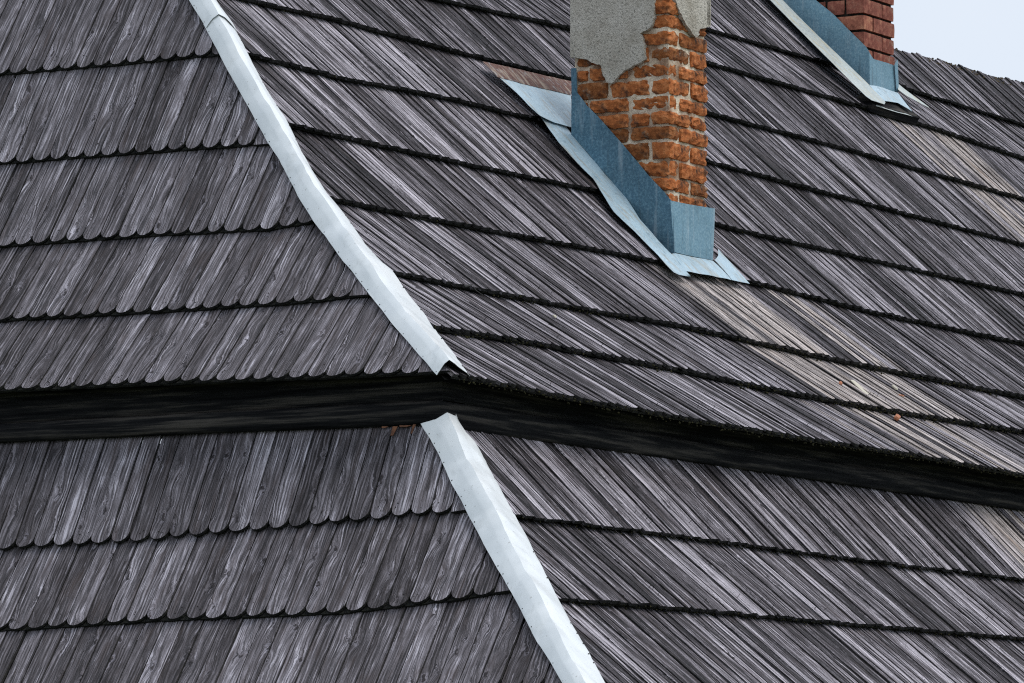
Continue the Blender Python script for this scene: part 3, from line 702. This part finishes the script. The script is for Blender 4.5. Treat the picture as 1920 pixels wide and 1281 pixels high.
sheet([(1420,-24),(1465,22),(1510,68),(1555,113),(1600,158),(1630,187),(1658,196)], [(1436,-30),(1467,0),(1511,45),(1555,88),(1600,131),(1629,159),(1660,192)], RU.f(.055), 'side_apron', M_CREAM, ch2, 26, 4, .002, 3., .001, nrm=NR, surfB=RU.f(.055))
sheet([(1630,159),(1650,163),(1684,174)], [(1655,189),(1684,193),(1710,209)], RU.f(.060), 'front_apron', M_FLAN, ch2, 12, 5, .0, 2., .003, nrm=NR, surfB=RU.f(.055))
sheet([(1640,193),(1662,190),(1690,196)], [(1643,199),(1680,210),(1722,221)], RU.f(.030), 'lower_apron', M_CREAM, ch2, 8, 2, 0, 2., .002, nrm=NR)
sheet([(1684,157),(1700,170),(1742,201)], [(1684,168),(1700,180),(1742,202)], RU.f(.03), 'corner_apron', M_CREAM, ch2, 8, 2, 0, 2., .002, nrm=NR)
# dark board the far apron rests on
Pa, Pb = unproj(1637, 196, RU.f(.03)), unproj(1724, 222, RU.f(.03))
bm = bmesh.new(); ax = Pb - Pa; dn = np.array([0, -math.cos(R_(47)), -math.sin(R_(47))])
vs = []
for P in (Pa, Pb):
    for s_, q in ((0, 0), (.012, -.052), (-.12, -.052), (-.12, 0)): vs.append(bm.verts.new(tuple(P + dn * s_ + NR * q)))
for i in range(4): j = (i + 1) % 4; bm.faces.new((vs[i], vs[j], vs[4 + j], vs[4 + i]))
bm.faces.new(vs[:4]); bm.faces.new(vs[4:]); bmesh.ops.recalc_face_normals(bm, faces=bm.faces); link('support_board', bm, M_BEAM, ch2)
# ------------------------------------------------------------------ nails standing out of the main slope
bm = bmesh.new()
for i, cu in enumerate(cRU[:-1] + cRL[2:4]):
    sl = RU if i < 9 else RL
    tl_ = ext(sl, cu)
    for _ in range(16):
        t = ru(sl.hip_t(cu(.5)) + .15, tl_); P = sl.pt(t, cu(t) + ru(.04, .10), -.006); n = Vector(tuple(sl.nrm(P[2]))) + Vector((ru(-.4, .4), ru(-.3, .3), ru(-.1, .5)))
        m4 = Matrix.Translation(Vector(tuple(P)) + n.normalized() * .010) @ n.to_track_quat('Z', 'Y').to_matrix().to_4x4()
        bmesh.ops.create_cone(bm, cap_ends=True, segments=5, radius1=.0012, radius2=.0016, depth=.026, matrix=m4)
o = link('nails', bm, M_NAIL, house); o['kind'] = 'stuff'
bm = bmesh.new()
for P, n in NAILS:
    m4 = Matrix.Translation(Vector(tuple(P))) @ Vector(tuple(n)).to_track_quat('Z', 'Y').to_matrix().to_4x4()
    bmesh.ops.create_cone(bm, cap_ends=True, segments=5, radius1=.0036, radius2=.003, depth=.003, matrix=m4)
o = link('nails', bm, M_NAIL, house); o['kind'] = 'stuff'
# fresh wood where shingles broke away under the beam
for (x, y, w_, hh) in ((741, 808, 9, 17), (777, 804, 5, 17), (760, 799, 22, 3), (722, 801, 12, 3)):
    sheet([(x - w_ / 2, y - hh / 2), (x + w_ / 2, y - hh / 2)], [(x - w_ * .45 - hh * .3, y + hh / 2), (x + w_ * .1 - hh * .3, y + hh / 2)], LL.f(.004), 'broken_edge', M_RAW, house, 2, 2, 0, 0, .001, .003, nrm=LL.nrm(-.3))
# ------------------------------------------------------------------ moss along the butts
bm = bmesh.new()
ico = bmesh.new(); bmesh.ops.create_icosphere(ico, subdivisions=1, radius=1); iv = [v.co.copy() for v in ico.verts]; ifc = [[v.index for v in f.verts] for f in ico.faces]; ico.free()
def tuft(P, r):
    vs = [bm.verts.new(Vector(tuple(P)) + Vector((v.x * r * ru(.6, 1.4), v.y * r * ru(.6, 1.4), v.z * r * ru(.5, 1.3)))) for v in iv]
    for f in ifc: bm.faces.new([vs[i] for i in f])
for i, cu in enumerate(cRU[:-1]):
    dens = (1.0, .9, .6, .4, .25, .2, .15, .15, .15)[i]
    t = RU.hip_t(cu(RU.hip_t(0))) + .04; tend_ = ext(RU, cu)
    while t < tend_:
        t += ru(.005, .03) / dens
        k = noise.noise(Vector((t * 3, i * 7.7, 0)))
        if k < -.15 and i > 0: continue
        r = ru(.0015, .0055) * (1.25 if i < 3 else .75)
        P = RU.pt(t, cu(t) - ru(.004, .014), -ru(.002, .034)); tuft(P, r)
for cu in cRL[1:4]:
    t = RL.hip_t(cu(RL.hip_t(-.5))) + .04; tend_ = ext(RL, cu)
    while t < tend_:
        t += ru(.01, .06); tuft(RL.pt(t, cu(t) - ru(.002, .010), -ru(.004, .034)), ru(.002, .005))
o = link('moss', bm, M_MOSS); o['kind'] = 'stuff'; o['label'] = 'dark green moss growing along the shingle butts'
o.location = WLOC; o.rotation_euler = (0, 0, WROT)
bm = bmesh.new(); t = 7.5
while t < ext(RU, cRU[-1]):
    t += ru(.006, .03)
    if noise.noise(Vector((t * 2.2, 3, 1))) > -.25: tuft(RU.pt(t, cRU[-1](t) - ru(-.004, .05), ru(-.004, .002)), ru(.004, .010))
o = link('moss', bm, M_RMOSS); o['kind'] = 'stuff'; o['label'] = 'brown moss and lichen along the roof ridge'
o.location = WLOC; o.rotation_euler = (0, 0, WROT)
# ------------------------------------------------------------------ loose things lying on the roof
def lump(name, px, size, m, label, cat, group=None, off=-.012):
    P = unproj(*px, RU.f(off)); bm, c = noisy_box(-size[0] / 2, size[0] / 2, -size[1] / 2, size[1] / 2, 0, size[2], .002, .003, ru(0, 50), 5, 4, 2)
    o = link(name, bm, m); o.matrix_world = MW @ Matrix.Translation(Vector(tuple(P))) @ Matrix.Rotation(R_(40), 4, 'X') @ Matrix.Rotation(ru(-.6, .6), 4, 'Z')
    o['label'] = label; o['category'] = cat
    if group: o['group'] = group
M_CREAMP = simple('lime_flake', [(.3, (.46, .42, .34)), (.7, (.62, .58, .48))], 20, .9)[0]
M_CRUMB = simple('brick_crumb', [(.3, (.30, .10, .05)), (.7, (.5, .22, .12))], 60, .9)[0]
lump('plaster_flake', (1614, 728), (.055, .15, .006), M_CREAMP, 'large cream plaster flake lying on the pale washed shingles, the biggest loose piece', 'plaster flake')
lump('plaster_flake', (1678, 727), (.03, .04, .012), M_CREAMP, 'small whitish plaster flake right of the big cream flake', 'plaster flake')
lump('brick_crumb', (1576, 719), (.045, .02, .014), M_CRUMB, 'small orange brick crumb just left of the big cream flake', 'brick crumb')
lump('brick_crumb', (1682, 783), (.07, .032, .024), M_CRUMB, 'large orange brick crumb lying on the lowest course near the moss line', 'brick crumb')
lump('brick_crumb', (1690, 742), (.06, .012, .01), M_CRUMB, 'thin orange brick sliver below the small whitish flake', 'brick crumb')
lump('plaster_flake', (1040, 593), (.03, .02, .008), M_CREAMP, 'pale chip left of the chimney runoff, next course below the twig', 'plaster flake')
lump('plaster_flake', (1122, 648), (.03, .018, .008), M_CREAMP, 'pale chip just above the second lowest moss line', 'plaster flake')
# twig
Pt = [unproj(x, y, RU.f(.012)) for x, y in ((872, 536), (886, 534), (893, 545), (905, 553))]
bm = bmesh.new(); rg = []
for i, P in enumerate(Pt):
    r = .005 - i * .001; rg.append([bm.verts.new(tuple(P + np.array([math.cos(a) * r, math.sin(a) * r * .6, math.sin(a) * r]))) for a in (0, 1.26, 2.5, 3.8, 5)])
for a, b in zip(rg[:-1], rg[1:]):
    for i in range(5): j = (i + 1) % 5; bm.faces.new((a[i], a[j], b[j], b[i]))
bm.faces.new(rg[0]); bm.faces.new(rg[-1])
o = link('twig', bm, M_DECK); o.location = WLOC; o.rotation_euler = (0, 0, WROT); o['label'] = 'short dark bent twig caught on a mossy shingle edge right of the hip'; o['category'] = 'twig'
